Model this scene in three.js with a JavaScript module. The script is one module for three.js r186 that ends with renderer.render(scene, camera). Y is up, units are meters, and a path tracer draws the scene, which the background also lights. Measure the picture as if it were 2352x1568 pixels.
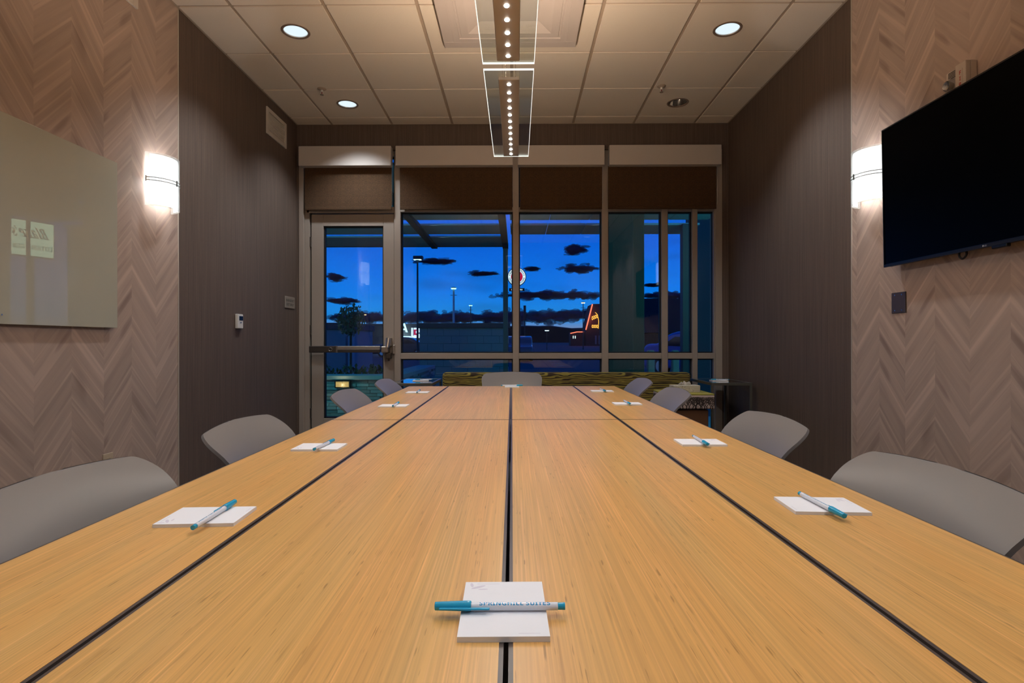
import * as THREE from 'three';
import { RoundedBoxGeometry } from 'three/addons/geometries/RoundedBoxGeometry.js';
import { mergeGeometries, mergeVertices } from 'three/addons/utils/BufferGeometryUtils.js';
import { RectAreaLightUniformsLib } from 'three/addons/lights/RectAreaLightUniformsLib.js';
import { FontLoader } from 'three/addons/loaders/FontLoader.js';
import { TextGeometry } from 'three/addons/geometries/TextGeometry.js';

// ------------------------------------------------------------------ camera, sky, exposure
const scene = new THREE.Scene();
const CAM_Y = 1.08, CEIL = 3.276, TABLE = 0.74;
const camera = new THREE.PerspectiveCamera(62.54, 2352 / 1568, 0.02, 6000);
camera.position.set(0, CAM_Y, 0);
camera.rotation.order = 'YXZ';
camera.rotation.set(0, 0.00821, -0.00103);
const renderer = new THREE.WebGLRenderer({ antialias: true });
renderer.toneMapping = THREE.LinearToneMapping;
renderer.toneMappingExposure = 1.0;
renderer.shadowMap.enabled = true;
RectAreaLightUniformsLib.init();

// dusk sky: deep blue overhead, paler towards the horizon, a thin pink glow on it
function clamp(x, a, b) { return x < a ? a : x > b ? b : x; }
function smooth(a, b, x) { const t = clamp((x - a) / (b - a), 0, 1); return t * t * (3 - 2 * t); }
function hash(x, y, s) { let h = Math.imul(x | 0, 374761393) ^ Math.imul(y | 0, 668265263) ^ Math.imul(s | 0, 1274126177); h = Math.imul(h ^ (h >>> 13), 1274126177); return ((h ^ (h >>> 16)) >>> 0) / 4294967296; }
function vnoise(x, y, s, px = 0, py = 0) {
  const xi = Math.floor(x), yi = Math.floor(y), fx = x - xi, fy = y - yi;
  const w = (a, p) => p ? ((a % p) + p) % p : a;
  const a = hash(w(xi, px), w(yi, py), s), b = hash(w(xi + 1, px), w(yi, py), s), c = hash(w(xi, px), w(yi + 1, py), s), d = hash(w(xi + 1, px), w(yi + 1, py), s);
  const u = fx * fx * (3 - 2 * fx), v = fy * fy * (3 - 2 * fy);
  return a + (b - a) * u + (c - a) * v + (a - b - c + d) * u * v;
}
{
  const W = 1024, H = 512, data = new Float32Array(W * H * 4);
  const stops = [[0, [.42, .35, .46]], [1.2, [.28, .31, .50]], [2.2, [.02, .32, .84]], [5, [.003, .23, .90]], [10, [.001, .145, .80]], [20, [.001, .09, .58]], [45, [.001, .05, .35]], [90, [.001, .04, .28]]];
  for (let j = 0; j < H; j++) {
    const e0 = (j + .5) / H * 180 - 90, e = Math.max(0, e0);
    let k = 0; while (k < stops.length - 2 && e > stops[k + 1][0]) k++;
    const t = clamp((e - stops[k][0]) / (stops[k + 1][0] - stops[k][0]), 0, 1);
    for (let i = 0; i < W; i++) {
      const o = (j * W + i) * 4;
      let dim = 1;
      if (e > 1) { const n = vnoise(i * .045, e * .9, 5, 46) * .6 + vnoise(i * .13, e * 2.3, 9, 133) * .4; dim = 1 - .22 * smooth(.58, .8, n) * smooth(1, 4, e) * (1 - smooth(14, 30, e)); }
      for (let c = 0; c < 3; c++) data[o + c] = e0 < 0 ? [.004, .02, .06][c] : (stops[k][1][c] * (1 - t) + stops[k + 1][1][c] * t) * dim;
      data[o + 3] = 1;
    }
  }
  const sky = new THREE.DataTexture(data, W, H, THREE.RGBAFormat, THREE.FloatType);
  sky.mapping = THREE.EquirectangularReflectionMapping; sky.magFilter = THREE.LinearFilter; sky.minFilter = THREE.LinearFilter; sky.wrapS = THREE.RepeatWrapping; sky.needsUpdate = true;
  scene.background = sky;
}

// ------------------------------------------------------------------ helpers
let seed = 7;
function rnd() { seed = (Math.imul(seed, 1664525) + 1013904223) >>> 0; return seed / 4294967296; }
function rr(a, b) { return a + (b - a) * rnd(); }
const taken = new Map();
function numbered(name) { const n = taken.get(name) || 0; taken.set(name, n + 1); return n ? name + '_' + String(n).padStart(3, '0') : name; }
function mesh(name, geo, mat, parent) {
  const m = new THREE.Mesh(geo, mat); m.castShadow = m.receiveShadow = true;
  m.name = parent ? name : numbered(name); (parent || scene).add(m); return m;
}
function thing(name, label, category, pos = [0, 0, 0], turn = 0, group) {
  const g = new THREE.Group(); g.name = numbered(name); g.position.set(...pos); g.rotation.y = turn;
  g.userData = { label, category }; if (group) g.userData.group = group; scene.add(g); return g;
}
function tag(o, label, category, group) { o.userData = { label, category }; if (group) o.userData.group = group; return o; }
function structure(name, label, pos = [0, 0, 0]) { const g = new THREE.Group(); g.name = name; g.position.set(...pos); g.userData = { kind: 'structure', label, category: name.split('_')[0] }; scene.add(g); return g; }
function copyOf(o, label, pos, turn, group) {
  const c = o.clone(); c.name = numbered(o.name.replace(/_\d{3}$/, '')); c.userData = { ...o.userData, label }; if (group) c.userData.group = group;
  c.position.set(...pos); c.rotation.y = turn; scene.add(c); return c;
}
function box(w, h, d, x = 0, y = 0, z = 0, r = 0) { const g = r ? new RoundedBoxGeometry(w, h, d, 1, Math.min(r, w / 2.01, h / 2.01, d / 2.01)) : new THREE.BoxGeometry(w, h, d); g.translate(x, y, z); return g; }
function span(x0, x1, y0, y1, z0, z1, r = 0) { return box(Math.abs(x1 - x0), Math.abs(y1 - y0), Math.abs(z1 - z0), (x0 + x1) / 2, (y0 + y1) / 2, (z0 + z1) / 2, r); }
function cyl(r0, r1, h, x = 0, y = 0, z = 0, n = 20) { const g = new THREE.CylinderGeometry(r1, r0, h, n); g.translate(x, y, z); return g; }
function rod(a, b, r, n = 10) {
  const A = new THREE.Vector3(...a), B = new THREE.Vector3(...b), d = B.clone().sub(A), g = new THREE.CylinderGeometry(r, r, d.length(), n);
  g.applyQuaternion(new THREE.Quaternion().setFromUnitVectors(new THREE.Vector3(0, 1, 0), d.clone().normalize())); g.translate((A.x + B.x) / 2, (A.y + B.y) / 2, (A.z + B.z) / 2); return g;
}
function tube(pts, r, seg = 24, n = 8) { return new THREE.TubeGeometry(new THREE.CatmullRomCurve3(pts.map(p => new THREE.Vector3(...p))), seg, r, n); }
function merge(list) { return mergeGeometries(list.map(g => { const q = g.index ? g.toNonIndexed() : g; for (const k of Object.keys(q.attributes)) if (!['position', 'normal', 'uv'].includes(k)) q.deleteAttribute(k); return q; })); }
function planarUV(geo, f) { const p = geo.attributes.position, n = geo.attributes.normal, uv = new Float32Array(p.count * 2); for (let i = 0; i < p.count; i++) { const r = f(p.getX(i), p.getY(i), p.getZ(i), n.getX(i), n.getY(i), n.getZ(i)); uv[2 * i] = r[0]; uv[2 * i + 1] = r[1]; } geo.setAttribute('uv', new THREE.BufferAttribute(uv, 2)); return geo; }
const boxMap = (s) => (x, y, z, nx, ny, nz) => Math.abs(nx) > .7 ? [z / s, y / s] : Math.abs(ny) > .7 ? [x / s, z / s] : [x / s, y / s];
// a curved sheet with real thickness: fn(u, v) -> [x, y, z], u and v in 0..1
function shell(fn, nu, nv, th) {
  const P = [], N = [];
  const at = (u, v) => new THREE.Vector3(...fn(u, v));
  for (let j = 0; j <= nv; j++) for (let i = 0; i <= nu; i++) {
    const u = i / nu, v = j / nv, e = 1e-3, u0 = Math.max(0, u - e), u1 = Math.min(1, u + e), v0 = Math.max(0, v - e), v1 = Math.min(1, v + e);
    const n = at(u1, v).sub(at(u0, v)).cross(at(u, v1).sub(at(u, v0))).normalize();
    P.push(at(u, v)); N.push(n);
  }
  const pos = [], idx = [], K = (nu + 1) * (nv + 1), q = (a, b, c, d) => idx.push(a, b, c, a, c, d);
  for (let k = 0; k < K; k++) { const p = P[k].clone().addScaledVector(N[k], th / 2); pos.push(p.x, p.y, p.z); }
  for (let k = 0; k < K; k++) { const p = P[k].clone().addScaledVector(N[k], -th / 2); pos.push(p.x, p.y, p.z); }
  for (let j = 0; j < nv; j++) for (let i = 0; i < nu; i++) { const a = j * (nu + 1) + i, b = a + 1, c = b + nu + 1, d = a + nu + 1; q(a, b, c, d); q(K + a, K + d, K + c, K + b); }
  const rim = [];
  for (let i = 0; i <= nu; i++) rim.push(i);
  for (let j = 1; j <= nv; j++) rim.push(j * (nu + 1) + nu);
  for (let i = nu - 1; i >= 0; i--) rim.push(nv * (nu + 1) + i);
  for (let j = nv - 1; j > 0; j--) rim.push(j * (nu + 1));
  const base = pos.length / 3, R = rim.length;
  for (const k of rim) { pos.push(pos[3 * k], pos[3 * k + 1], pos[3 * k + 2], pos[3 * (K + k)], pos[3 * (K + k) + 1], pos[3 * (K + k) + 2]); }
  for (let k = 0; k < R; k++) { const a = base + 2 * k, b = base + 2 * ((k + 1) % R); q(a, a + 1, b + 1, b); }
  const g = new THREE.BufferGeometry(); g.setAttribute('position', new THREE.Float32BufferAttribute(pos, 3)); g.setIndex(idx); g.computeVertexNormals();
  g.setAttribute('uv', new THREE.Float32BufferAttribute(new Float32Array(pos.length / 3 * 2), 2));
  return g;
}
function tex(w, h, fn, srgb = true) {
  const d = new Uint8Array(w * h * 4);
  for (let j = 0; j < h; j++) for (let i = 0; i < w; i++) { const c = fn(i, j), o = (j * w + i) * 4; d[o] = clamp(c[0], 0, 255); d[o + 1] = clamp(c[1], 0, 255); d[o + 2] = clamp(c[2], 0, 255); d[o + 3] = 255; }
  const t = new THREE.DataTexture(d, w, h); t.magFilter = THREE.LinearFilter; t.minFilter = THREE.LinearFilter; t.wrapS = t.wrapT = THREE.RepeatWrapping; if (srgb) t.colorSpace = THREE.SRGBColorSpace; t.needsUpdate = true; return t;
}
function canvasTex(w, h, draw) { const c = document.createElement('canvas'); c.width = w; c.height = h; draw(c.getContext('2d'), w, h); const t = new THREE.CanvasTexture(c); t.colorSpace = THREE.SRGBColorSpace; return t; }
const std = (o) => new THREE.MeshStandardMaterial(o), phys = (o) => new THREE.MeshPhysicalMaterial(o);
const lin = (r, g, b) => new THREE.Color().setRGB(r, g, b);

// ------------------------------------------------------------------ materials
// chevron wallpaper, four columns of 0.2205 m; streaks of brushed colour run up and down at about 47 degrees
const CHEV = 0.2205, CHU = 4 * CHEV, CHV = 1.764;
const chevron = tex(1024, 2048, (i, j) => {
  const u = (i + .5) / 1024 * CHU, v = (j + .5) / 2048 * CHV, k = Math.floor(u / CHEV), f = u - k * CHEV;
  const t = v - 1.09 * (k % 2 ? CHEV - f : f), a = (k % 2 ? CHEV - f : f) * 1.48;
  const q = (fr, s, st) => { const n = Math.round(fr * CHV); return vnoise(t / CHV * n, a * st, s, n, 0); };
  let m = 0;
  m += (q(9, 3, 1.2) - .5) * .07 + (q(15, 11 + k, 2) - .5) * .08 + (q(40, 21 + k, 3) - .5) * .05 + (q(120, 31 + k, 6) - .5) * .03;
  const l = smooth(.70, .90, q(38, 41, .4)) * .08 + smooth(.74, .92, q(44, 51 + k, .8)) * .06;
  const dk = smooth(.70, .95, q(13, 61 + k, 4.2)) * .13 + smooth(.80, .95, q(60, 71 + k, 4)) * .05;
  const b = 1 + m + l - dk;
  return [178 * b + dk * 14, 158 * b - dk * 8, 146 * b - dk * 4];
});
const mHerring = std({ map: chevron, roughness: .72 });
const grass = tex(1024, 512, (i, j) => {
  const n = (vnoise(i * .5, j * .006, 3, 512, 3) - .5) * .26 + (vnoise(i * .12, j * .01, 5, 123, 5) - .5) * .14 + (vnoise(i * .9, j * .25, 8, 922, 128) - .5) * .12;
  const b = 1 + n; return [98 * b, 83 * b, 74 * b];
});
const mDark = std({ map: grass, roughness: .7 });
const wood = tex(1024, 2048, (i, j) => {
  const x = i / 1024, y = j / 2048;
  const wob = 0;
  const n = (f, s, fy) => vnoise(x * f + wob, y * fy, s, f, fy);
  const b = (n(24, 3, 4) - .5) * .05 + (n(90, 5, 6) - .5) * .05 + (n(256, 7, 8) - .5) * .10 + (n(500, 9, 10) - .5) * .10;
  const light = smooth(.70, .92, n(340, 13, 6)) * .07;
  const fleck = smooth(.86, .97, n(410, 17, 46)) * .22 * smooth(.35, .7, n(30, 19, 9)) + smooth(.88, .98, n(260, 23, 26)) * .10;
  const v = 1 + b * .8 + light - fleck;
  const warm = (n(12, 29, 3) - .5) * .05;
  return [209 * v * (1 + warm) + fleck * 22, 161 * v, 94 * v * (1 - warm) - fleck * 24 + light * 90];
});
const mWood = std({ map: wood, roughness: .36 });
const mEdge = std({ color: lin(.075, .055, .048), roughness: .35 });
const mTile = std({ color: lin(.72, .645, .555), roughness: .95, bumpMap: tex(256, 256, (i, j) => { const n = vnoise(i * .5, j * .5, 4, 128, 128) * 255; return [n, n, n]; }, false), bumpScale: .0006 });
const mGrid = std({ color: lin(.40, .32, .25), roughness: .6 });
const mCarpet = std({ color: lin(.09, .08, .075), roughness: 1 });
const mAlum = std({ color: lin(.40, .345, .295), roughness: .5, metalness: .25 });
const mGasket = std({ color: 0x0b0b0c, roughness: .6 });
const mSteel = std({ color: lin(.62, .60, .57), roughness: .25, metalness: 1 });
const mDarkSteel = std({ color: lin(.10, .085, .075), roughness: .4, metalness: .7 });
const mBlack = std({ color: 0x0a0a0b, roughness: .5 });
const mPane = phys({ color: lin(.80, .92, .96), roughness: 0, transmission: 1, thickness: 0, ior: 1.52 });
const mWhitePlastic = std({ color: lin(.72, .70, .66), roughness: .45 });
const mCassette = std({ color: lin(.58, .53, .49), roughness: .5 });
const mChair = std({ color: lin(.185, .17, .165), roughness: .42 });
const mPaper = std({ color: lin(.82, .82, .84), roughness: .9 });

// ------------------------------------------------------------------ room shell
const XL = -2.232, XR = 2.14, ZB = -5.69, ZR = 0.98, SPL = -3.69, SPR = -3.605;
{
  const f = structure('floor', 'dark carpeted floor under the table');
  mesh('carpet', span(XL - .15, XR + .15, -.12, 0, ZB - .2, ZR + .15), mCarpet, f);
}
{
  const w = structure('wall_left', 'left wall with pale chevron wallpaper and a dark wallpaper bay');
  mesh('chevron_wallpaper', planarUV(span(XL - .12, XL, 0, CEIL + .1, SPL, ZR + .12), (x, y, z) => [(-z - 2.58) / CHU, (y - .67) / CHV]), mHerring, w);
  mesh('dark_wallpaper', planarUV(span(XL - .12, XL, 0, CEIL + .1, ZB - .2, SPL), (x, y, z) => [z / .6, y / 1.2]), mDark, w);
  mesh('corner_bead', span(XL - .002, XL + .003, 0, CEIL, SPL - .004, SPL + .004), std({ color: lin(.5, .46, .4), roughness: .5 }), w);
  const v = structure('wall_right', 'right wall with pale chevron wallpaper and a dark wallpaper bay');
  mesh('chevron_wallpaper', planarUV(span(XR, XR + .12, 0, CEIL + .1, SPR, ZR + .12), (x, y, z) => [(-z - 2.672) / CHU, (y - .42) / CHV]), mHerring, v);
  mesh('dark_wallpaper', planarUV(span(XR, XR + .12, 0, CEIL + .1, ZB - .2, SPR), (x, y, z) => [z / .6, y / 1.2]), mDark, v);
  mesh('corner_bead', span(XR - .003, XR + .002, 0, CEIL, SPR - .004, SPR + .004), std({ color: lin(.5, .46, .4), roughness: .5 }), v);
  const r = structure('wall_rear', 'plain taupe wall facing the windows');
  mesh('rear_wallpaper', span(XL - .12, XR + .12, 0, CEIL + .1, ZR, ZR + .12), std({ color: lin(.2, .16, .14), roughness: .8 }), r);
  const b = structure('wall_front', 'dark wallpapered wall strips round the window opening');
  mesh('bulkhead', planarUV(span(XL - .12, XR + .12, 3.022, CEIL + .1, ZB - .2, ZB), (x, y) => [x / .6, y / 1.2]), mDark, b);
  mesh('side_strip', planarUV(span(2.075, XR + .12, 0, 3.022, ZB - .2, ZB), (x, y) => [x / .6, y / 1.2]), mDark, b);
  mesh('side_strip', planarUV(span(XL - .12, -2.209, 0, 3.022, ZB - .2, ZB), (x, y) => [x / .6, y / 1.2]), mDark, b);
}
// ------------------------------------------------------------------ ceiling: tiles, grid, wall angle
const gx = [XL]; for (let i = 0; i < 7; i++) gx.push(-1.868 + .61 * i); gx.push(XR);
const gz = [-ZB]; for (let j = 3; j >= -7; j--) gz.push(3.665 + .61 * j); gz.push(-ZR);
const DOWN = []; for (const x of [-1.563, 1.487]) for (const d of [5.19, 3.97, .92, -.3]) DOWN.push([x, d]);
{
  const c = structure('ceiling', 'suspended ceiling of square tiles in a metal grid');
  mesh('slab', span(XL - .12, XR + .12, CEIL + .16, CEIL + .26, ZB - .2, ZR + .12), mCarpet, c);
  for (let i = 0; i < gx.length - 1; i++) for (let j = 0; j < gz.length - 1; j++) {
    const x0 = gx[i] + (i ? .012 : .016), x1 = gx[i + 1] - (i < gx.length - 2 ? .012 : .016), z0 = -gz[j] + (j ? .009 : .014), z1 = -gz[j + 1] - (j < gz.length - 2 ? .009 : .014);
    const hole = DOWN.find(([x, d]) => x > x0 && x < x1 && -d > z0 && -d < z1);
    let g;
    if (hole) {
      const s = new THREE.Shape([[x0, -z0], [x1, -z0], [x1, -z1], [x0, -z1]].map(p => new THREE.Vector2(...p)));
      const h = new THREE.Path(); h.absarc(hole[0], hole[1], .086, 0, Math.PI * 2, true); s.holes.push(h);
      g = new THREE.ExtrudeGeometry(s, { depth: .018, bevelEnabled: false, curveSegments: 32 }); g.rotateX(-Math.PI / 2); g.translate(0, CEIL, 0);
    } else g = span(x0, x1, CEIL, CEIL + .018, z0, z1, .003);
    mesh('ceiling_tile', planarUV(g, (x, y, z) => [x / .3, z / .3]), mTile, c);
  }
  for (let i = 1; i < gx.length - 1; i++) mesh('grid_runner', span(gx[i] - .012, gx[i] + .012, CEIL + .007, CEIL + .03, ZB, ZR), mGrid, c);
  for (let j = 1; j < gz.length - 1; j++) mesh('grid_cross_tee', span(XL, XR, CEIL + .008, CEIL + .029, -gz[j] - .012, -gz[j] + .012), mGrid, c);
  for (const [a, b] of [[XL, XL + .02], [XR - .02, XR]]) mesh('wall_angle', span(a, b, CEIL + .003, CEIL + .02, ZB, ZR), mGrid, c);
  mesh('wall_angle', span(XL, XR, CEIL + .003, CEIL + .02, ZB, ZB + .018), mGrid, c);
  mesh('wall_angle', span(XL, XR, CEIL + .003, CEIL + .02, ZR - .018, ZR), mGrid, c);
}
// ------------------------------------------------------------------ storefront windows and door
const FZ0 = -5.82, FZ1 = -5.715, GZ = -5.775;             // frame depth and glass plane
function bar(parent, name, x0, x1, y0, y1, z0 = FZ0, z1 = FZ1, m = mAlum) { return mesh(name, span(x0, x1, y0, y1, z0, z1, .003), m, parent); }
function pane(parent, x0, x1, y0, y1) {
  const p = mesh('pane', span(x0, x1, y0, y1, GZ - .004, GZ + .004), mPane, parent);
  const t = .012, q = [[x0 - .004, x0 + t, y0, y1], [x1 - t, x1 + .004, y0, y1], [x0, x1, y0 - .004, y0 + t], [x0, x1, y1 - t, y1 + .004]];
  mesh('gasket', merge(q.map(a => span(...a, GZ - .02, GZ + .022))), mGasket, parent); return p;
}
const RAIL0 = .903, RAIL1 = .962, HEAD0 = 2.40, HEAD1 = 2.445, TOP = 3.022;
{
  const cols = [[-1.181, -.038], [.024, .866], [.932, 1.473, 1.535, 1.783, 1.836, 2.009]];
  const labels = ['wide window beside the door with a low rail', 'middle window between two full height mullions', 'narrow split window next to the dark side wall'];
  cols.forEach((c, k) => {
    const w = structure('window_' + (k + 1), labels[k]);
    for (let i = 0; i < c.length; i += 2) {
      pane(w, c[i], c[i + 1], RAIL1, HEAD0); pane(w, c[i], c[i + 1], .13, RAIL0);
      bar(w, 'rail', c[i], c[i + 1], RAIL0, RAIL1); bar(w, 'head_rail', c[i], c[i + 1], HEAD0, HEAD1); bar(w, 'sill', c[i], c[i + 1], 0, .13);
    }
    pane(w, c[0], c[c.length - 1], HEAD1, 2.97); bar(w, 'top_rail', c[0], c[c.length - 1], 2.97, TOP);
    if (k === 0) { bar(w, 'mullion', -1.247, -1.181, 0, TOP); bar(w, 'mullion', -.038, .024, 0, TOP); }
    if (k === 1) bar(w, 'mullion', .866, .932, 0, TOP);
    if (k === 2) { bar(w, 'mullion', 1.473, 1.535, 0, HEAD1); bar(w, 'mullion', 1.783, 1.836, 0, HEAD1); bar(w, 'jamb', 2.009, 2.075, 0, TOP, FZ0, ZB + .004); bar(w, 'jamb_stop', 2.000, 2.012, 0, TOP, FZ0, FZ1 + .006); }
  });
  const w = structure('window_4', 'high transom window above the glazed door');
  pane(w, -2.143, -1.247, 2.45, 2.97); bar(w, 'top_rail', -2.143, -1.247, 2.97, TOP);
  const t = structure('trim_1', 'brown metal frame round the glazed door');
  bar(t, 'jamb', -2.209, -2.160, 0, TOP, FZ0, ZB + .004); bar(t, 'jamb', -2.160, -2.112, 0, TOP, FZ0, FZ1); bar(t, 'head', -2.143, -1.247, 2.392, 2.45);
  bar(t, 'door_stop', -2.112, -2.103, 0, 2.392, FZ0, -5.745, mGasket); bar(t, 'threshold', -2.112, -1.247, 0, .015, FZ0, FZ1, mSteel);
  const d = structure('door_1', 'glazed metal exit door with a panic bar');
  const dz0 = -5.80, dz1 = -5.735;
  bar(d, 'stile', -2.100, -1.976, .02, 2.382, dz0, dz1); bar(d, 'stile', -1.362, -1.252, .02, 2.382, dz0, dz1);
  bar(d, 'top_rail', -1.976, -1.362, 2.262, 2.382, dz0, dz1); bar(d, 'bottom_rail', -1.976, -1.362, .02, .295, dz0, dz1);
  pane(d, -1.976, -1.362, .295, 2.262);
  const bz = -5.65;
  const hb = mesh('panic_bar', span(-1.80, -1.372, .978, 1.036, bz - .018, bz + .018, .006), std({ color: lin(.58, .54, .48), roughness: .32, metalness: .9 }), d);
  mesh('bar_lower_face', span(-1.80, -1.372, .970, 1.002, bz - .015, bz + .021, .003), mDarkSteel, hb);
  const hs = mesh('bar_housing', span(-2.09, -1.815, .970, 1.036, bz - .02, bz + .016, .006), mDarkSteel, d);
  mesh('dogging_ring', new THREE.TorusGeometry(.017, .003, 8, 24).translate(-1.872, 1.003, bz + .017), mSteel, hs);
  mesh('bar_collar', span(-1.818, -1.798, .968, 1.038, bz - .02, bz + .02, .003), mSteel, d);
  const lh = mesh('latch_case', span(-1.362, -1.290, .968, 1.034, dz1, bz + .028, .012), std({ color: lin(.5, .44, .37), roughness: .3, metalness: .9 }), d);
  mesh('latch_arm', merge([rod([-1.30, 1.02, bz + .012], [-1.292, 1.115, bz - .01], .021, 12), span(-1.318, -1.268, 1.03, 1.12, dz1, bz + .005, .01)]), lh.material, d);
  mesh('latch_tail', merge([span(-1.322, -1.270, .905, .968, dz1, bz + .008, .012), rod([-1.296, .905, bz - .03], [-1.296, .885, bz - .03], .010, 10)]), mDarkSteel, d);
  mesh('strike_plate', span(-1.262, -1.236, .955, 1.045, FZ1 - .004, FZ1 + .012, .003), mSteel, d);
  for (const y of [.35, 1.2, 2.1]) mesh('hinge', cyl(.009, .009, .1, -2.106, y, dz1 + .006, 12), mDarkSteel, d);
}
// ------------------------------------------------------------------ roller shades
{
  const weave = tex(256, 256, (i, j) => { const n = (vnoise(i * .5, j * .12, 3, 128, 31) - .5) * .5 + (vnoise(i * .12, j * .5, 6, 31, 128) - .5) * .5 + (hash(i, j, 9) - .5) * .2, b = 1 + n; return [78 * b, 55 * b, 33 * b]; });
  const mShade = phys({ map: weave, roughness: .95, transmission: .06, thickness: 0 });
  const rows = [[-2.175, -1.256, -2.141, -1.262, 'brown roller shade with white cassette above the glazed door'], [-1.204, -.040, -1.177, -.043, 'brown roller shade with white cassette over the wide window beside the door'], [.017, .874, .036, .862, 'brown roller shade with white cassette over the middle window'], [.930, 2.035, .922, 2.010, 'brown roller shade with white cassette next to the dark side wall']];
  for (const [x0, x1, f0, f1, label] of rows) {
    const s = thing('roller_shade', label, 'roller shade', [(x0 + x1) / 2, 2.837, -5.64], 0, 'roller shades along the window head');
    const cx = (x0 + x1) / 2;
    mesh('cassette', box(x1 - x0, .197, .085, 0, .0985, 0, .004), mCassette, s);
    for (const e of [x0, x1]) mesh('end_cap', box(.006, .192, .08, e - cx, .0985, 0), mCassette, s);
    mesh('shade_fabric', planarUV(box(f1 - f0, .43, .0035, (f0 + f1) / 2 - cx, -.205, -.03), (x, y) => [x / .13, y / .13]), mShade, s);
    mesh('hem_bar', planarUV(box(f1 - f0, .03, .011, (f0 + f1) / 2 - cx, -.411, -.03, .004), (x, y) => [x / .13, y / .13]), mShade, s);
    mesh('bead_chain', rod([f1 - cx + .006, 0, -.02], [f1 - cx + .006, -.38, -.02], .002, 6), mSteel, s);
  }
}
// ------------------------------------------------------------------ recessed downlights
{
  const mTrim = std({ color: lin(.26, .19, .15), roughness: .35, metalness: .3 });
  const mCone = std({ color: lin(.55, .52, .48), roughness: .22, metalness: 1 });
  const mLens = std({ color: 0x222222, emissive: lin(.80, .94, 1), emissiveIntensity: 1.0, roughness: .4 });
  const cols = { '-1.563': 'whiteboard side', '1.487': 'television side' }, rows = { 5.19: 'nearest the windows', 3.97: 'beside the air conditioner panel', .92: 'over the near table end', '-0.3': 'nearest the rear wall' };
  for (const [x, d] of DOWN) {
    const lit = !(x > 0 && d > 5);
    const o = thing('recessed_downlight', lit ? `lit round recessed downlight on the ${cols[x]}, ${rows[d]}` : 'unlit round recessed downlight with dark reflector near the windows', 'downlight', [x, CEIL, -d], 0, 'recessed ceiling downlights');
    mesh('trim_ring', new THREE.LatheGeometry([[.082, .004], [.082, -.003], [.096, -.004], [.099, 0], [.096, .001]].map(p => new THREE.Vector2(...p)), 40), mTrim, o);
    mesh('reflector', new THREE.LatheGeometry((lit ? [[.083, 0], [.0805, .014], [.079, .02]] : [[.083, 0], [.078, .04], [.06, .09], [.02, .12], [.001, .122]]).map(p => new THREE.Vector2(...p)), lit ? 40 : 24), mCone, o);
    if (lit) {
      mesh('lens', cyl(.080, .080, .004, 0, .010, 0, 40), mLens, o);
      const l = new THREE.SpotLight(lin(.90, .95, 1), 8, 0, .98, .45, 2); l.name = 'downlight_beam'; l.position.set(0, .002, 0); l.target.position.set(0, -1, 0); l.castShadow = true; l.shadow.radius = 3.5; o.add(l, l.target);
    } else { mesh('lamp', merge([cyl(.014, .014, .05, -.016, .075, 0, 12), cyl(.014, .014, .05, .016, .075, 0, 12)]), std({ color: lin(.7, .7, .68), roughness: .3 }), o); mesh('housing', cyl(.088, .088, .008, 0, .126, 0, 24), mBlack, o); }
  }
}
// ------------------------------------------------------------------ air conditioner panel
{
  const mAC = std({ color: lin(.46, .41, .385), roughness: .5 }), o = thing('air_conditioner_panel', 'square white ceiling cassette air conditioner with recessed grille', 'air conditioner', [-.046, CEIL, -3.645]);
  const B = .478, h0 = -.042;
  for (const [a, b, c, d] of [[-B, B, -B, -.40], [-B, B, .40, B], [-B, -.40, -.40, .40], [.40, B, -.40, .40]]) mesh('panel_frame', span(a, b, h0, 0, c, d, .004), mAC, o);
  const fr = new THREE.LatheGeometry([[.401, -.0415], [.36, -.0415], [.357, -.034], [.345, -.034], [.342, -.0415], [.29, -.0415], [.20, -.006], [.19, -.006], [.0, -.006]].map(p => new THREE.Vector2(p[0] * Math.SQRT2, p[1])), 4, Math.PI / 4);
  mesh('intake_grille', fr.toNonIndexed(), mAC, o).geometry.computeVertexNormals();
}
// ------------------------------------------------------------------ sprinklers
for (const [x, d, l] of [[-1.69, 4.87, 'small pendent fire sprinkler beside a lit downlight'], [1.25, 4.85, 'small pendent fire sprinkler beside the unlit downlight']]) {
  const o = thing('fire_sprinkler', l, 'sprinkler', [x, CEIL, -d], 0, 'ceiling sprinklers');
  mesh('escutcheon', new THREE.LatheGeometry([[.001, -.012], [.018, -.012], [.036, -.004], [.038, 0]].map(p => new THREE.Vector2(...p)), 24), mGrid, o);
  mesh('body', merge([cyl(.011, .011, .022, 0, -.018, 0, 12), rod([-.009, -.025, 0], [-.005, -.05, 0], .0025, 6), rod([.009, -.025, 0], [.005, -.05, 0], .0025, 6)]), mWhitePlastic, o);
  mesh('bulb', cyl(.0035, .0035, .022, 0, -.038, 0, 8), std({ color: 0x7a1818, roughness: .2 }), o);
  mesh('deflector', cyl(.016, .016, .002, 0, -.052, 0, 12), mSteel, o);
}
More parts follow.
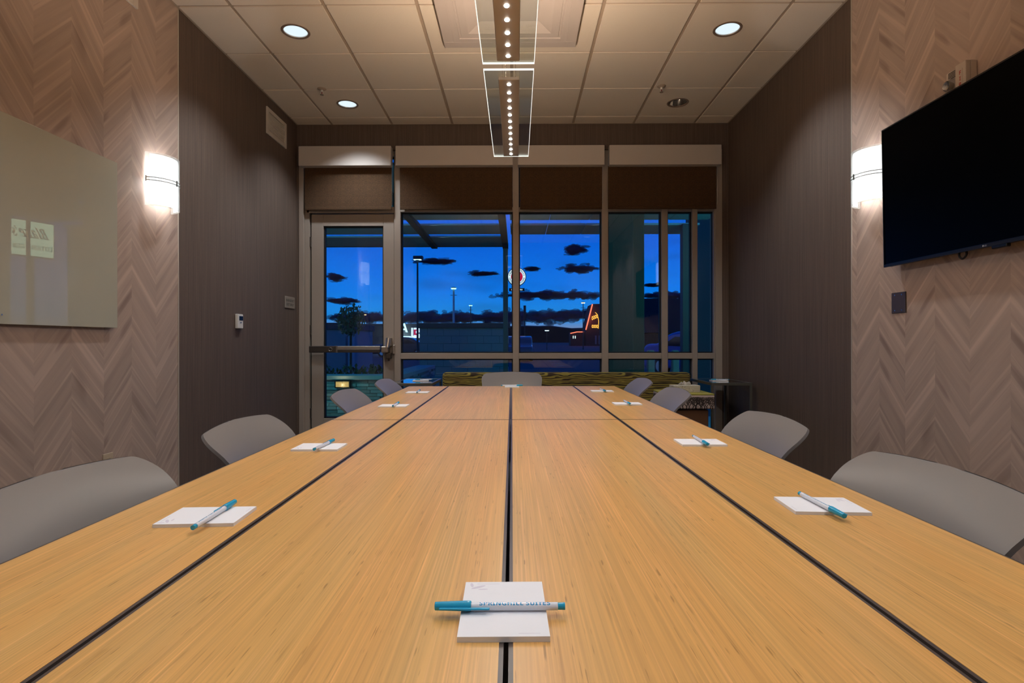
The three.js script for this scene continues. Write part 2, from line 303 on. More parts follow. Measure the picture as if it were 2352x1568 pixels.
// ------------------------------------------------------------------ linear glass pendants
{
  const mGlass = phys({ color: lin(.93, .97, .96), roughness: 0, transmission: 1, thickness: 0, ior: 1.5 });
  const mEdgeLight = std({ color: 0x888888, emissive: lin(1, .98, .90), emissiveIntensity: 1.15, roughness: .5 });
  const mBar = std({ color: lin(.58, .50, .43), roughness: .35, metalness: .45 });
  const mBead = std({ color: 0xffffff, emissive: lin(1, .97, .92), emissiveIntensity: 14 });
  const L = 1.16, W = .22;
  for (const [d, label] of [[3.068, 'flat glass linear pendant with LED row, hung nearer the windows'], [1.85, 'flat glass linear pendant with LED row, hung nearer the table end']]) {
    const o = thing('glass_pendant_light', label, 'pendant light', [-.034, 2.279, -d], 0, 'glass pendants over the table');
    mesh('glass_panel', span(-W / 2, W / 2, 0, .008, -L / 2, L / 2), mGlass, o);
    const e = .0022;
    mesh('lit_edge', span(-W / 2 - e, W / 2 + e, 0, .008, L / 2, L / 2 + e), mEdgeLight, o); mesh('lit_edge', span(-W / 2 - e, W / 2 + e, 0, .008, -L / 2 - e, -L / 2), mEdgeLight, o);
    mesh('lit_edge', span(-W / 2 - e, -W / 2, 0, .008, -L / 2, L / 2), mEdgeLight, o); mesh('lit_edge', span(W / 2, W / 2 + e, 0, .008, -L / 2, L / 2), mEdgeLight, o);
    const b = mesh('light_bar', span(-.048, .048, -.016, -.001, -.525, .525, .003), mBar, o);
    for (let k = 0; k < 12; k++) mesh('led_bead', new THREE.SphereGeometry(.0095, 14, 8).scale(1, .5, 1).translate(0, -.0165, -.48 + k * .96 / 11), mBead, b);
    mesh('canopy', span(-.06, .06, CEIL - 2.279 - .03, CEIL - 2.279, -.05, .45, .004), std({ color: lin(.6, .56, .5), roughness: .4 }), o);
    for (const z of [-.34, .34]) for (const x of [-.03, .03]) mesh('hanging_cable', rod([x, .006, z * 1.5], [x, CEIL - 2.279 - .02, .2 + z * .5], .0016, 6), mSteel, o);
    const l = new THREE.RectAreaLight(lin(1, .955, .90), 82, .03, 1.0); l.name = 'pendant_glow'; l.position.set(0, -.025, 0); l.rotation.x = -Math.PI / 2; o.add(l);
    const up = new THREE.RectAreaLight(lin(1, .75, .54), 215, .03, 1.0); up.name = 'pendant_uplight'; up.position.set(0, .02, 0); up.rotation.x = Math.PI / 2; o.add(up);
  }
}
// ------------------------------------------------------------------ wall sconces
{
  const mShade = phys({ color: lin(.95, .97, .96), roughness: .35, transmission: .9, thickness: 0, ior: 1.5 });
  const mDiffuser = std({ color: lin(.8, .8, .8), emissive: lin(.94, .97, 1), emissiveIntensity: 1.7, roughness: .6 });
  const mRod = std({ color: lin(.22, .2, .18), roughness: .35, metalness: .9 });
  for (const [x, d, sx, label] of [[XL, 3.475, 1, 'curved frosted glass wall sconce beside the glass whiteboard'], [XR, 3.38, -1, 'curved frosted glass wall sconce beside the television']]) {
    const o = thing('wall_sconce', label, 'wall sconce', [x, 2.06, -d], 0, 'pair of wall sconces');
    // the shade is an arc in plan: 0.25 m wide, bulging 0.11 m from the wall
    const half = .128, off = .007, bulge = .107, R = (half * half + bulge * bulge) / (2 * bulge), A = Math.asin(half / R);
    const plan = (t) => { const a = (t * 2 - 1) * A; return [sx * (off + bulge - R + R * Math.cos(a)), R * Math.sin(a)]; };
    mesh('glass_shade', shell((u, v) => { const [px, pz] = plan(u); return [px, -.16 + .32 * v, pz]; }, 28, 4, .006), mShade, o);
    mesh('light_diffuser', shell((u, v) => { const [px, pz] = plan(.09 + .82 * u); return [px - sx * .009, -.152 + .304 * v, pz]; }, 24, 3, .003), mDiffuser, o);
    mesh('back_plate', span(0, sx * .008, -.09, .09, -.07, .07, .004), mWhitePlastic, o);
    for (const y of [-.008, .010]) mesh('band_rod', tube(Array.from({ length: 9 }, (_, k) => { const [px, pz] = plan(k / 8); return [px * 1 + sx * .007, y, pz]; }), .0022, 32, 6), mRod, o);
    for (const t of [0, .5, 1]) { const [px, pz] = plan(t); mesh('band_clip', box(.006, .034, .006, px + sx * .008, .001, pz), mRod, o); }
    for (const z of [-.1, .1]) mesh('bracket', rod([0, .001, z], [sx * .055, .001, z], .004, 8), mRod, o);
    const b = mesh('bulb', new THREE.SphereGeometry(.009, 16, 12).scale(1, 2.2, 1).translate(sx * .020, -.01, 0), std({ color: 0xffffff, emissive: lin(1, .95, .88), emissiveIntensity: 18 }), o);
    const l = new THREE.PointLight(lin(1, .93, .88), .34, 0, 2); l.name = 'sconce_bulb'; l.position.set(sx * .020, -.01, 0); l.castShadow = true; l.shadow.radius = .4; o.add(l);
  }
}
// ------------------------------------------------------------------ conference tables
const TY = .0082;                                             // the tables stand a little turned in the room
const tablePoint = (x, d) => [x * Math.cos(TY) - d * Math.sin(TY), -d * Math.cos(TY) - x * Math.sin(TY)];
{
  const cols = [[-.790, -.484, 'narrow', 'whiteboard side edge'], [-.484, -.007, 'wide', 'whiteboard half'], [-.007, .466, 'wide', 'television half'], [.466, .785, 'narrow', 'television side edge']];
  const rows = [[2.45, 4.29, 'window end'], [.32, 2.45, 'end away from the windows']];
  let n = 0;
  for (const [a, b, kind, side] of cols) for (const [d0, d1, end] of rows) {
    const w = b - a - .0055, l = d1 - d0 - .003, [x, z] = tablePoint((a + b) / 2, (d0 + d1) / 2);
    const o = thing('conference_table', `${kind} light wood table section, ${side}, ${end}`, 'table', [x, 0, z], TY, 'table sections pushed together');
    const e = .0052, ou = rnd(), ov = rnd();
    mesh('table_top', planarUV(box(w - 2 * e, .028, l - 2 * e, 0, TABLE - .014, 0), (px, py, pz) => [px / .62 + ou, pz / 1.9 + ov]), mWood, o);
    mesh('edge_band', box(e, .03, l, -w / 2 + e / 2, TABLE - .0155, 0), mEdge, o); mesh('edge_band', box(e, .03, l, w / 2 - e / 2, TABLE - .0155, 0), mEdge, o);
    mesh('edge_band', box(w - 2 * e, .03, e, 0, TABLE - .0155, -l / 2 + e / 2), mEdge, o); mesh('edge_band', box(w - 2 * e, .03, e, 0, TABLE - .0155, l / 2 - e / 2), mEdge, o);
    for (const q of [-1, 1]) { const lz = q * (l / 2 - .22); mesh('leg', rod([0, .06, lz], [0, TABLE - .03, lz], .026, 16), mDarkSteel, o); mesh('foot', box(Math.min(w, .44) - .04, .03, .05, 0, .055, lz, .01), mDarkSteel, o);
      for (const c of [-1, 1]) mesh('caster', new THREE.CylinderGeometry(.02, .02, .02, 16).rotateZ(Math.PI / 2).translate(c * (Math.min(w, .44) / 2 - .04), .02, lz), mBlack, o); }
    n++;
  }
}
// ------------------------------------------------------------------ chairs
const chairBack = (u, v) => {
  const top = .812, h0 = .43, r = .05, W = .252;
  const a = (v - .72) / .28 * Math.PI / 2, h = v < .72 ? h0 + (top - r - h0) * v / .72 : top - r + r * Math.sin(a);
  let hw = .185 + (W - .185) * smooth(0, .80, v); if (v > .72) hw = hw - r + r * Math.cos(a);
  const s = u * 2 - 1, t = (h - h0) / (top - h0);
  const lean = -.125 - .045 * t - .105 * t * t - .035 * Math.pow(t, 6);
  return [lean + .03 * s * s * (1 - .5 * smooth(.8, 1, t)), h + .010 * (1 - s * s) * t, -s * hw];
};
const seatFn = (u, v) => {
  const s = u * 2 - 1, x = -.18 + .42 * v, r = Math.pow(Math.abs(v * 2 - 1), 6);
  return [x, .44 + .018 * s * s * (1 - .6 * v) - .03 * smooth(.7, 1, v) * 1.0 + .012 * smooth(.25, 0, v), -s * (.225 - .03 * r - .02 * v)];
};
const gBack = shell(chairBack, 32, 32, .009), gSeat = shell(seatFn, 18, 18, .011);
function makeChair(label, pos, turn, group) {
  const o = thing('shell_chair', label, 'chair', pos, turn, group);
  mesh('backrest', gBack, mChair, o); mesh('seat', gSeat, mChair, o);
  for (const s of [-1, 1]) {
    mesh('leg', tube([[.16, .425, s * .17], [.19, .22, s * .2], [.21, .008, s * .215]], .010, 10, 8), mDarkSteel, o);
    mesh('leg', tube([[-.13, .425, s * .17], [-.17, .22, s * .2], [-.2, .008, s * .215]], .010, 10, 8), mDarkSteel, o);
    mesh('back_support', tube([[-.10, .43, s * .13], [-.15, .44, s * .13], [-.165, .52, s * .13], [-.185, .60, s * .13]], .009, 12, 8), mDarkSteel, o);
  }
  mesh('seat_frame', merge([rod([.15, .425, -.17], [.15, .425, .17], .009), rod([-.12, .425, -.17], [-.12, .425, .17], .009), rod([-.13, .425, .17], [.16, .425, .17], .009), rod([-.13, .425, -.17], [.16, .425, -.17], .009)]), mDarkSteel, o);
  return o;
}
{
  const g = 'grey shell chairs round the table';
  const first = makeChair('grey plastic shell chair on the whiteboard side, farthest from the windows', [-.605, 0, -1.09], TY, g);
  const L = [['second grey shell chair from the table end on the whiteboard side, by the thermostat wall', -.62, 1.84], ['third grey shell chair from the table end on the whiteboard side, beside the exit door', -.62, 2.96], ['grey shell chair on the whiteboard side, closest to the glass side table', -.615, 3.80]];
  for (const [l, x, d] of L) copyOf(first, l, [x, 0, -d], TY, g);
  const R = [['grey plastic shell chair on the television side, farthest from the windows', .575, 1.15], ['second grey shell chair from the table end on the television side', .60, 1.945], ['third grey shell chair from the table end on the television side, before the patterned ottoman', .585, 3.055], ['grey shell chair on the television side, closest to the striped bench', .59, 3.88]];
  for (const [l, x, d] of R) copyOf(first, l, [x, 0, -d], Math.PI + TY, g);
  const head = copyOf(first, 'grey shell chair with dark green back at the table head before the striped bench', [-.038, 0, -4.43], -Math.PI / 2 + TY, g);
  mesh('rear_cover', shell((u, v) => { const p = chairBack(.05 + .9 * u, .08 + .88 * v); return [p[0] - .008, p[1], p[2]]; }, 20, 16, .004), std({ color: lin(.03, .12, .03), roughness: .8 }), head);
}
// ------------------------------------------------------------------ notepads and pens
const padTex = canvasTex(256, 352, (c, w, h) => {
  c.fillStyle = '#e9e9ee'; c.fillRect(0, 0, w, h);
  c.fillStyle = '#c9bfd2'; c.globalAlpha = .55;
  for (const [x, y, a, b, t] of [[22, 24, 16, 5, 1.4], [44, 40, 26, 7, -.5], [60, 56, 16, 4, -.1]]) { c.save(); c.translate(x, y); c.rotate(t); c.beginPath(); c.ellipse(0, 0, a, b, 0, 0, 7); c.fill(); c.restore(); }
  c.globalAlpha = .6; for (let k = 0; k < 22; k++) { c.fillStyle = '#b6a9b6'; c.fillRect(40 + k * 3.4, 14, 2.2, 3); }
  for (let k = 0; k < 18; k++) { c.fillStyle = '#b9b0c4'; c.fillRect(170 + k * 3.4, 334, 2.2, 3); }
});
const mPadTop = std({ map: padTex, roughness: .9 });
const penTex = canvasTex(1024, 256, (c, w, h) => { c.fillStyle = '#dfe3ec'; c.fillRect(0, 0, w, h); c.fillStyle = '#1585bd'; c.font = 'bold 78px sans-serif'; c.textBaseline = 'middle'; c.textAlign = 'center'; c.save(); c.translate(w * .55, h * .5); c.scale(1.05, .85); c.fillText('SPRINGHILL SUITES', 0, 0); c.restore(); });
const mBarrel = std({ map: penTex, roughness: .25 });
const mPenBlue = std({ color: lin(.02, .34, .58), roughness: .22 });
const padGeo = box(.1055, .006, .145, 0, .003, 0), padTopGeo = planarUV(box(.1055, .0004, .145, 0, .0062, 0), (x, y, z) => [x / .1055 + .5, .5 - z / .145]);
const barrelGeo = new THREE.CylinderGeometry(.0047, .0047, .118, 20); { const q = barrelGeo.attributes.uv; for (let i = 0; i < q.count; i++) { const a = q.getX(i); q.setXY(i, q.getY(i), 1 - a); } }
barrelGeo.rotateY(Math.PI / 2).rotateZ(-Math.PI / 2).rotateX(.3).translate(.014, .0055, 0);
const capGeo = new THREE.LatheGeometry([[.0001, 0], [.0045, 0], [.005, .001], [.0062, .040], [.0060, .0445], [.0049, .0450]].map(p => new THREE.Vector2(...p)), 20).rotateZ(-Math.PI / 2).translate(-.079, .0062, 0);
const clipGeo = box(.062, .0022, .0042, -.042, .0062, .0078, .001);
const plugGeo = new THREE.CylinderGeometry(.0044, .0040, .010, 16).rotateZ(-Math.PI / 2).translate(.077, .0055, 0);
let padNo = 0;
function padAndPen(x, d, y, padTurn, penTurn, where, px = 0, pz = 0) {
  const p = thing('notepad', `white notepad ${where}`, 'notepad', [x, y, -d], padTurn, 'notepads set out for guests');
  mesh('sheets', padGeo, mPaper, p); mesh('printed_sheet', padTopGeo, mPadTop, p);
  const q = thing('ballpoint_pen', `blue capped white pen on the notepad ${where}`, 'pen', [x + px, y + .0066, -d + pz], penTurn, 'pens lying on the notepads');
  mesh('barrel', barrelGeo, mBarrel, q); const c = mesh('cap', capGeo, mPenBlue, q); mesh('clip', clipGeo, mPenBlue, c); mesh('end_plug', plugGeo, mPenBlue, q);
}
const H = Math.PI / 2;
padAndPen(-.0165, .708, TABLE, .02, .015, 'straddling the centre seam at the near table end', -.006, .012);
padAndPen(-.597, 1.079, TABLE, H + .06, -H + .04, 'before the chair farthest from the windows, whiteboard side', .022, .01);
padAndPen(-.629, 1.79, TABLE, H, -H - .05, 'before the chair by the thermostat wall', .015, 0);
padAndPen(-.644, 2.945, TABLE, H, -H + .02, 'before the chair beside the exit door', .01, 0);
padAndPen(-.655, 3.715, TABLE, H, -H + .05, 'before the chair closest to the glass side table', .005, 0);
padAndPen(.622, 1.156, TABLE, -H - .05, H + .02, 'before the chair farthest from the windows, television side', -.010, .02);
padAndPen(.609, 1.875, TABLE, -H, H - .03, 'before the second chair of the television side', 0, .005);
padAndPen(.595, 3.04, TABLE, -H, H, 'before the chair that hides the patterned ottoman', 0, 0);
padAndPen(.577, 3.81, TABLE, -H, H + .06, 'before the chair closest to the bench', .005, 0);
padAndPen(-.034, 4.20, TABLE, Math.PI, Math.PI + .05, 'before the chair at the table head', 0, 0);
// ------------------------------------------------------------------ left wall: glass whiteboard, vents, thermostat, plaque, socket
{
  const mBoard = phys({ color: lin(.50, .50, .42), roughness: .012 });
  const o = thing('glass_whiteboard', 'frameless pale green glass whiteboard on the chevron wall', 'whiteboard', [XL, 1.157, -2.175]);
  mesh('glass_sheet', span(.018, .026, 0, .912, -.914, .914, .0015), mBoard, o);
  for (const z of [-.87, .2, .87]) for (const y of [.04, .87]) { mesh('standoff', rod([0, y, z], [.018, y, z], .009, 12), mSteel, o); }
  mesh('standoff_cap', rod([.026, .040, -.215], [.0275, .040, -.215], .004, 12), mSteel, o);
  const v = (d, y, label) => {
    const g = thing('wall_vent', label, 'air vent', [XL, y, -d], 0, 'air vents high on the wall');
    const m = std({ color: lin(.62, .56, .50), roughness: .5 });
    for (const [a, b, c, e] of [[-.12, .12, .17, .212], [-.12, .12, -.212, -.17], [.085, .12, -.17, .17], [-.12, -.085, -.17, .17]]) mesh('vent_frame', span(0, .014, a, b, c, e, .003), m, g);
    for (let k = 0; k < 11; k++) { const s = mesh('vent_slat', box(.012, .0105, .34, .006, 0, 0), m, g); s.position.y = -.076 + k * .0145; s.rotation.z = .5; }
    mesh('vent_back', span(.0003, .001, -.085, .085, -.17, .17), mBlack, g);
  };
  v(5.20, 3.06, 'louvred return air vent high on the dark wall beside the window'); v(3.07, 3.15, 'louvred air vent high on the chevron wall above the whiteboard');
  const t = thing('thermostat', 'white wall thermostat with dark display on the dark wall', 'thermostat', [XL, 1.243, -4.48]);
  mesh('case', span(0, .024, -.058, .058, -.045, .045, .006), mWhitePlastic, t);
  mesh('display', span(.0235, .0255, .008, .042, -.036, .022), std({ color: lin(.012, .03, .07), roughness: .15 }), t);
  mesh('button', span(.0235, .0262, -.012, -.006, -.012, .008), mSteel, t);
  const p = thing('exit_plaque', 'small metal EMERGENCY EXIT ONLY plaque beside the door', 'sign', [XL, 1.465, -5.505]);
  mesh('plate', span(0, .007, -.056, .056, -.115, .115, .002), std({ color: lin(.4, .35, .3), roughness: .4, metalness: .5 }), p);
  mesh('lettering', planarUV(span(.0068, .0076, -.05, .05, -.105, .105), (x, y, z) => [.5 - z / .21, y / .1 + .5]), std({ map: canvasTex(512, 256, (c, w, h) => { c.fillStyle = '#8f857a'; c.fillRect(0, 0, w, h); c.fillStyle = '#211c19'; c.font = 'bold 84px sans-serif'; c.textAlign = 'center'; c.fillText('EMERGENCY', w / 2, 112, 490); c.fillText('EXIT ONLY', w / 2, 212, 420); }), roughness: .5 }), p);
  const s = thing('wall_socket', 'beige power outlet plate on the chevron wall behind a chair', 'outlet', [XL, .415, -3.047]);
  const ms = std({ color: lin(.52, .42, .3), roughness: .5 });
  mesh('cover_plate', span(0, .006, -.058, .058, -.037, .037, .002), ms, s);
  for (const y of [-.022, .022]) { const f = mesh('receptacle', span(.005, .0075, y - .015, y + .015, -.016, .016, .002), ms, s); mesh('slots', merge([span(.0072, .0078, y, y + .009, -.008, -.006), span(.0072, .0078, y, y + .009, .006, .008), span(.0072, .0078, y - .011, y - .006, -.003, .003)]), mBlack, f); }
}
// ------------------------------------------------------------------ right wall: television, fire alarm, blank plate
{
  const o = thing('television', 'large black flat screen television on the right chevron wall', 'television', [XR, 1.881, -2.50]);
  const mBody = std({ color: 0x060607, roughness: .35 });
  mesh('cabinet', span(-.072, -.03, -.383, .383, -.683, .683, .006), mBody, o).rotation.z = .0155;
  mesh('screen', span(-.0735, -.0715, -.368, .376, -.677, .677), phys({ color: 0x020203, roughness: .3, specularIntensity: .08 }), o).rotation.z = .0155;
  const bz = mesh('bezel', merge([span(-.0765, -.07, -.386, -.372, -.686, .686), span(-.0765, -.07, .379, .386, -.686, .686), span(-.0765, -.07, -.386, .386, .680, .686), span(-.0765, -.07, -.386, .386, -.686, -.680)]), std({ color: 0x0a0a0b, roughness: .4 }), o); bz.rotation.z = .0155;
  const lg = mesh('logo', planarUV(span(-.0772, -.0764, -.3845, -.3725, -.016, .016), (x, y, z) => [z / .032 + .5, (y + .3845) / .012]), std({ map: canvasTex(128, 48, (c, w, h) => { c.fillStyle = '#0b0b0c'; c.fillRect(0, 0, w, h); c.fillStyle = '#c9c9cc'; c.font = 'bold 40px sans-serif'; c.textAlign = 'center'; c.fillText('LG', 74, 39); c.beginPath(); c.arc(26, 24, 17, 0, 7); c.fill(); }), roughness: .4 }), o); lg.rotation.z = .0155;
  mesh('receiver', span(-.07, -.05, -.402, -.384, .03, .11, .005), mBody, o);
  mesh('wall_mount', span(-.035, 0, -.2, .2, -.3, .3), mBlack, o);
  mesh('cable_loop', tube([[-.045, -.36, -.17], [-.046, -.40, -.175], [-.046, -.415, -.155], [-.045, -.40, -.135], [-.043, -.36, -.14]], .0045, 24, 8), mBlack, o);

  const a = thing('fire_alarm_strobe', 'white fire alarm horn with clear strobe and red FIRE lettering', 'fire alarm', [XR, 2.31, -2.70]);
  const mA = std({ color: lin(.6, .52, .45), roughness: .45 });
  mesh('case', span(-.032, 0, -.10, .078, -.075, .075, .005), mA, a);
  mesh('text_panel', span(-.056, -.03, -.10, .076, .012, .075, .004), mA, a);
  mesh('lettering', planarUV(span(-.0572, -.0556, -.07, .045, .030, .058), (x, y, z) => [(z - .030) / .028, (y + .07) / .115]), std({ map: canvasTex(64, 256, (c, w, h) => { c.fillStyle = '#cdbfb2'; c.fillRect(0, 0, w, h); c.fillStyle = '#b3271c'; c.font = 'bold 58px sans-serif'; c.textAlign = 'center'; 'FIRE'.split('').forEach((s, k) => c.fillText(s, 32, 54 + k * 62)); }), roughness: .5 }), a);
  for (let k = 0; k < 5; k++) mesh('horn_slot', span(-.0335, -.0315, .040 + k * .007, .043 + k * .007, -.06, -.01), mBlack, a);
  mesh('strobe_lens', new THREE.SphereGeometry(.034, 20, 14).scale(1.1, 1, 1).translate(-.035, .002, -.036), phys({ color: 0xffffff, roughness: .03, transmission: 1, thickness: .02, ior: 1.5 }), a);
  mesh('strobe_reflector', new THREE.CylinderGeometry(.022, .008, .03, 16).rotateZ(Math.PI / 2).translate(-.045, .002, -.036), mSteel, a);
  const p = thing('blank_wall_plate', 'brown blank metal cover plate below the television', 'wall plate', [XR, 1.295, -3.16]);
  mesh('plate', span(-.006, 0, -.058, .058, -.058, .058, .002), std({ color: lin(.09, .065, .055), roughness: .4, metalness: .3 }), p);
  for (const y of [-.043, .043]) for (const z of [-.028, .028]) mesh('screw', rod([-.0075, y, z], [-.005, y, z], .0035, 10), mSteel, p);
}
// ------------------------------------------------------------------ bench, ottoman, tissue box, side tables
{
  const stripes = tex(512, 512, (i, j) => {
    const w = vnoise(i * .012, j * .03, 3, 6, 15) * 34 + vnoise(i * .03, j * .05, 7, 15, 25) * 10, y = j + w;
    const band = vnoise(i * .010, y * .058, 11, 5, 0), n = .5 + .5 * Math.sin(y * .155 + vnoise(i * .02, j * .02, 13, 10, 10) * 5);
    const v = smooth(.30, .62, n * .7 + band * .45), t = 1 + (hash(i, j, 3) - .5) * .1, brown = smooth(.55, .8, band);
    return [(52 + v * 92 - brown * 20) * t, (42 + v * 88 - brown * 24) * t, (26 + v * 32 - brown * 6) * t];
  });
  const mStripe = std({ map: stripes, roughness: .9 });
  const o = thing('striped_bench', 'long bench upholstered in yellow green wavy stripes below the windows', 'bench', [.481, 0, -5.28]);
  mesh('backrest', planarUV(box(2.412, .44, .13, 0, .558, -.235, .03), (x, y, z) => [x / .75, (y + z) / .26]), mStripe, o);
  for (const k of [-.805, 0, .805]) mesh('seat_cushion', planarUV(box(.80, .14, .50, k, .39, .08, .035), (x, y, z) => [x / .55, (y - z) / .55]), std({ color: lin(.13, .11, .05), roughness: .9 }), o);
  mesh('base', box(2.40, .20, .56, 0, .22, .02, .01), std({ color: lin(.08, .06, .045), roughness: .7 }), o);
  for (const x of [-1.12, 1.12]) for (const z of [-.2, .24]) mesh('leg', cyl(.02, .026, .12, x, .06, z, 14), mDarkSteel, o);

  const branch = canvasTex(512, 160, (c, w, h) => {
    c.fillStyle = '#b5a49c'; c.fillRect(0, 0, w, h); c.strokeStyle = '#1c1310'; c.lineCap = 'round';
    let s = 11; const R = () => (s = (s * 16807) % 2147483647) / 2147483647;
    const grow = (x, y, a, l, wd, n) => { if (n < 0 || l < 3) return; const x1 = x + Math.cos(a) * l, y1 = y + Math.sin(a) * l; c.lineWidth = wd; c.beginPath(); c.moveTo(x, y); c.lineTo(x1, y1); c.stroke(); grow(x1, y1, a - .3 - R() * .4, l * .78, wd * .72, n - 1); grow(x1, y1, a + .3 + R() * .4, l * .78, wd * .72, n - 1); };
    for (let k = 0; k < 20; k++) grow(k * 27 + R() * 12, 176, -1.57 + (R() - .5) * .6, 44, 9, 6);
  });
  const mBranch = std({ map: branch, roughness: .85 }); branch.wrapS = THREE.RepeatWrapping;
  const t = thing('patterned_ottoman', 'square ottoman with yellow green top and dark branch patterned sides', 'ottoman', [1.385, 0, -4.70]);
  mesh('side_upholstery', planarUV(box(.40, .112, .40, 0, .594, 0, .012), (x, y, z, nx) => [(Math.abs(nx) > .7 ? z : x) / .40 + .5, (y - .538) / .112]), mBranch, t);
  mesh('top_upholstery', box(.396, .016, .396, 0, .653, 0, .008), std({ color: lin(.30, .27, .05), roughness: .85 }), t);
  mesh('base', box(.33, .43, .33, -.005, .315, 0, .01), std({ color: lin(.16, .075, .035), roughness: .6 }), t);
  for (const x of [-.13, .13]) for (const z of [-.13, .13]) mesh('foot', cyl(.016, .02, .1, x, .05, z, 12), mDarkSteel, t);

  const b = thing('tissue_box', 'patterned tissue box with a white tissue on the ottoman', 'tissue box', [1.395, .661, -4.68], .06);
  const mBox = std({ map: canvasTex(256, 64, (c, w, h) => { c.fillStyle = '#bdb6a8'; c.fillRect(0, 0, w, h); let s = 5; const R = () => (s = (s * 16807) % 2147483647) / 2147483647; for (let k = 0; k < 60; k++) { c.strokeStyle = ['#e8e3d8', '#6b6456', '#d0c9b8'][k % 3]; c.lineWidth = 2; c.beginPath(); c.arc(R() * w, R() * h, 4 + R() * 9, R() * 6, R() * 6 + 3); c.stroke(); } }), roughness: .7 });
  mesh('carton', planarUV(box(.222, .056, .115, 0, .028, 0, .003), (x, y, z, nx, ny) => Math.abs(ny) > .7 ? [x / .222 + .5, z / .115 + .5] : [(x + z) / .222 + .5, y / .056]), mBox, b);
  mesh('tissue', shell((u, v) => { const s = u * 2 - 1; return [s * .062 * (1 - .25 * v), .055 + .03 * v * (1 - .5 * Math.abs(s) * s * s) + .006 * Math.sin(u * 17) * v, .012 * Math.sin(u * 9) * (.3 + v) + .02 * (v - .5)]; }, 24, 6, .0015), std({ color: lin(.88, .87, .85), roughness: .95 }), b);

  const mTop = phys({ color: lin(.02, .025, .03), roughness: .05, clearcoat: 1, clearcoatRoughness: .01 }), mFrame = std({ color: lin(.17, .165, .14), roughness: .35, metalness: .6 });
  const side = (x, d, label) => {
    const g = thing('glass_side_table', label, 'side table', [x, 0, -d], 0, 'glass topped side tables by the windows'), w = .36, l = .63, y = .713;
    mesh('glass_top', span(-w / 2 + .018, w / 2 - .018, y - .008, y - .001, -l / 2 + .018, l / 2 - .018), mTop, g);
    for (const a of [[-w / 2, w / 2, -l / 2, -l / 2 + .02], [-w / 2, w / 2, l / 2 - .02, l / 2], [-w / 2, -w / 2 + .02, -l / 2 + .02, l / 2 - .02], [w / 2 - .02, w / 2, -l / 2 + .02, l / 2 - .02]]) mesh('frame_bar', span(a[0], a[1], y - .024, y, a[2], a[3], .002), mFrame, g);
    for (const sx of [-1, 1]) for (const sz of [-1, 1]) mesh('leg', span(sx * w / 2, sx * (w / 2 - .02), 0, y - .024, sz * l / 2, sz * (l / 2 - .02), .002), mFrame, g);
    mesh('lower_shelf', span(-w / 2 + .01, w / 2 - .01, .17, .185, -l / 2 + .01, l / 2 - .01), mFrame, g);
  };
  side(-.925, 5.265, 'narrow glass topped side table between the exit door and the bench');
  side(1.90, 5.29, 'narrow dark glass side table in the corner by the bench end');
  padAndPen(-.90, 5.27, .713, H + .1, .3, 'on the side table next to the exit door', .03, .01);
  padAndPen(1.875, 5.23, .713, H - .05, -.15, 'on the corner side table by the bench end', .01, 0);
}
